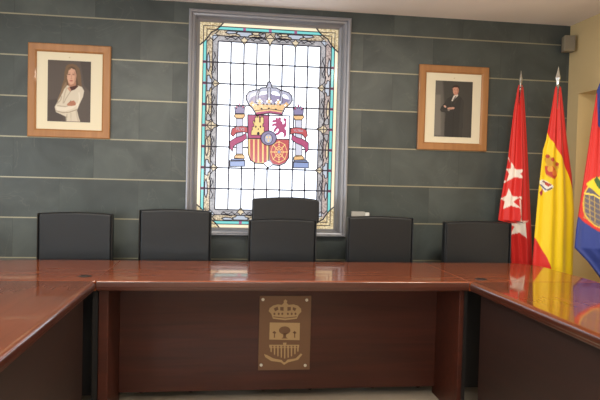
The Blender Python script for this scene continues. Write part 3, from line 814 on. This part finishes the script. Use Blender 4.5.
flag('red flag with white stars hanging on a pole, leftmost of the three flags', (520.5, 88), 85, 1.25,
     [(85,518.6),(88,517.6),(112,513.5),(140,510),(158,508),(172,505.8),(200,500.5),(220.5,498),(222.5,508),(245,510.5),(330,513)],
     [(85,522.4),(88,523.4),(112,525.2),(140,526.8),(192,529.5),(262,532.5),(330,534)], 320, madrid,
     [(1.6, .1, .15, .6), (3.3, .3, -.2, .4)], (70.5, 87), .016, .035, .065)
def spain(X, Y):
    red, yel = (210, 42, 36), (240, 204, 26)
    p = Paint(X, Y, yel); q = crop(5, 532, 140)
    p.poly([(540,80),(575,80),(580,205),(572,190),(569,181),(566,172),(562,163),(558,156),(554,148),(550,140),(546.5,131),(543,128)], red, 1)
    p.poly([(528,226),(534.5,238),(539,247),(543,256),(546,265),(550,277),(556,300),(556,330),(525,330)], red, 1)
    p.el(532+88/5, 140+150/5, 5.6, 8.5, (196, 158, 50), 1, .8)
    # crown
    p.poly(q([(66,120),(60,95),(70,78),(88,90),(104,104),(118,120),(120,142),(110,148),(92,128),(76,128)]), (196, 150, 40), 1)
    for c_ in ((72,82),(90,98),(112,122)): p.el(532+c_[0]/5, 140+c_[1]/5, 1.6, 1.9, (176, 62, 40), 0)
    p.poly(q([(60,130),(88,130),(104,150),(112,178),(98,196),(84,188),(64,170)]), (186, 60, 40), 1)
    p.el(532+98/5, 140+165/5, 2.4, 3.2, (220, 120, 50), 0); p.el(532+80/5, 140+145/5, 2, 3, (222, 160, 60), 0)
    # quarters and pillars
    p.poly(q([(34,205),(50,196),(66,206),(92,232),(84,244),(66,256),(58,262),(44,240)]), (228, 226, 216), 1)
    p.line(q([(38,222),(64,250)]), 1.2, (60, 64, 120), 0); p.line(q([(50,205),(80,226)]), 1.4, (120, 36, 60), 0);
    p.poly(q([(64,210),(80,222),(72,234),(58,222)]), (176, 60, 44), 0); p.line(q([(66,252),(84,238)]), 1.4, (80, 60, 60), 0); p.poly(q([(34,262),(50,244),(48,270),(40,280)]), (160, 46, 70), 1)
    return p.c
flag('red and yellow flag with a coat of arms, middle one of the three flags', (557.8, 88), 86, 1.00,
     [(86,556),(88,555),(112,551),(140,546),(150,543),(195,538),(241,534),(264,532.5),(330,531)],
     [(86,560),(88,561.2),(112,564),(140,567),(175,571.7),(210,574),(275,572.5),(330,572)], 320, spain,
     [(1.0, .5, .1, .4), (3.1, .2, -.2, .4)], (66.5, 86), .022, .026, .06)
def town(X, Y):
    red, blue = (196, 42, 40), (44, 60, 132)
    p = Paint(X, Y, red)
    p.poly([(596.5,80),(640,60),(640,140),(604,132),(597,126)], blue, 1)
    p.poly([(570,210),(577.5,216),(582,221),(588,226.5),(594,231),(600,236),(612,246),(640,262),(640,330),(560,330)], blue, 1)
    gold = (222, 190, 70)
    p.el(600, 204, 18.3, 24.8, gold, 1); p.el(600, 204, 17.1, 23.4, (92, 88, 104), 1)
    p.poly([(585,184),(592,178),(600,176),(618,176),(618,212),(612,214),(606,208),(600,201),(593,192)], (232, 200, 50), 1)
    p.poly([(592,180),(595,176),(598,184),(601,178),(604,186),(596,189)], (58, 96, 52), 1)
    for i in range(5):
        o = 5.2*i
        p.line([(582.5, 196+o), (592, 202+o), (604, 211+o), (616, 221+o)], .8, (176, 150, 84), 1)
    for i in range(8):
        x = 584+4*i; p.line([(x, 190+3*i*.8), (x-.4, 218+3*i*.6)], .7, (176, 150, 84), 1)
    p.line([(583,193),(592,195),(604,205),(616,216)], 1.4, (230, 206, 90), 0)
    return p.c
flag('red and blue flag with a gold ringed bridge emblem, by the cream wall', (612, 80), 74, .62,
     [(74,609),(80,601),(90,597),(100,595.5),(115,593),(150,588),(196,581),(230,576),(248,574.5),(262,588),(278,600),(296,612),(330,618)],
     [(74,614),(80,617),(90,620),(140,628),(230,640),(330,650)], 320, town,
     [(2.2, .15, .1, .7), (4.4, .4, -.2, .3)], (50, 72), .022, .055, .08)

# ------------------------------------------------------------------ speaker in the corner
sx0, sz0 = at(570.6, 43.3, 1.33)
sp = empty('wall_speaker', (sx0, 1.36, sz0), 'small grey loudspeaker bracketed high in the corner under the ceiling', 'speaker')
m = MB(); m.box(-.044, .044, -.04, .04, -.063, .063)
o = m.build('cabinet', spk_m, None, bevel=.006); o.parent = sp; o.rotation_euler = (0, 0, -.25)
m = MB(); m.box(-.038, .038, -.045, -.039, -.056, .056)
o2 = m.build('grille', grille_m, None, bevel=.003); o2.parent = o
m = MB(); m.box(-.012, .05, .0, .012, -.012, .012); m.box(-.012, .012, .0, .09, -.012, .012)
o = m.build('bracket', black_pl, None); o.parent = sp; o.location = (0, 0, 0)
# small box on the wall
bx0, bz1 = at(350.8, 211.3, YW); bx1, bz0 = at(368.4, 216.6, YW)
t = empty('wall_box', ((bx0+bx1)/2, YW, (bz0+bz1)/2), 'slim pale grey box on the slate wall, just above the chair right of the window', 'box')
part(MB().box(bx0, bx1-.035, YW-.028, YW-.001, bz0, bz1), 'housing', box_m, t, bevel=.004)
part(MB().box(bx1-.035, bx1, YW-.034, YW-.001, bz0-.004, bz1-.006), 'end_cap', box_l, t, bevel=.004)

# ------------------------------------------------------------------ light
def area(name, loc, rot, sx, sy, power, col):
    l = bpy.data.lights.new(name, 'AREA'); l.shape = 'RECTANGLE'; l.size = sx; l.size_y = sy; l.energy = power; l.color = col
    o = bpy.data.objects.new(name, l); C.objects.link(o); o.location = loc; o.rotation_euler = rot
    return o
# added area lights, out of view: cool fill left and behind, warm fill overhead
area('left_cool_fill', (XL_+.05, -2.2, 1.5), (0, -PI/2-.65, 0), 1.5, 2.6, 175, (.80, .90, 1.0))  # fill on a solid wall, tilted up to brighten the ceiling
area('rear_cool_fill', (-.6, YB+.05, 1.6), (PI/2+.6, 0, 0), 2.8, 1.4, 105, (.86, .93, 1.0))  # same for the rear wall, no opening modelled
for x, y in ((-1.0, -.9), (1.5, -.9), (.3, -3.4)):
    area('ceiling_warm_fill', (x, y, CE-.03), (0, 0, 0), .6, .6, 54, (1.0, .91, .76))  # unseen overhead fill, no fixture modelled
area('recess_area_light', (XR+.47, -.6, 1.25), (0, PI/2, 0), 1.3, .9, 14, (1, .93, .8))  # area light inside the recess, plain wall behind it
wd = bpy.data.worlds.new('world'); S.world = wd; wd.use_nodes = True
wd.node_tree.nodes['Background'].inputs[0].default_value = (.6, .7, .85, 1); wd.node_tree.nodes['Background'].inputs[1].default_value = .5
S.view_settings.view_transform = 'Standard'; S.view_settings.look = 'None'; S.view_settings.exposure = 0; S.view_settings.gamma = 1
S.view_settings.use_curve_mapping = False
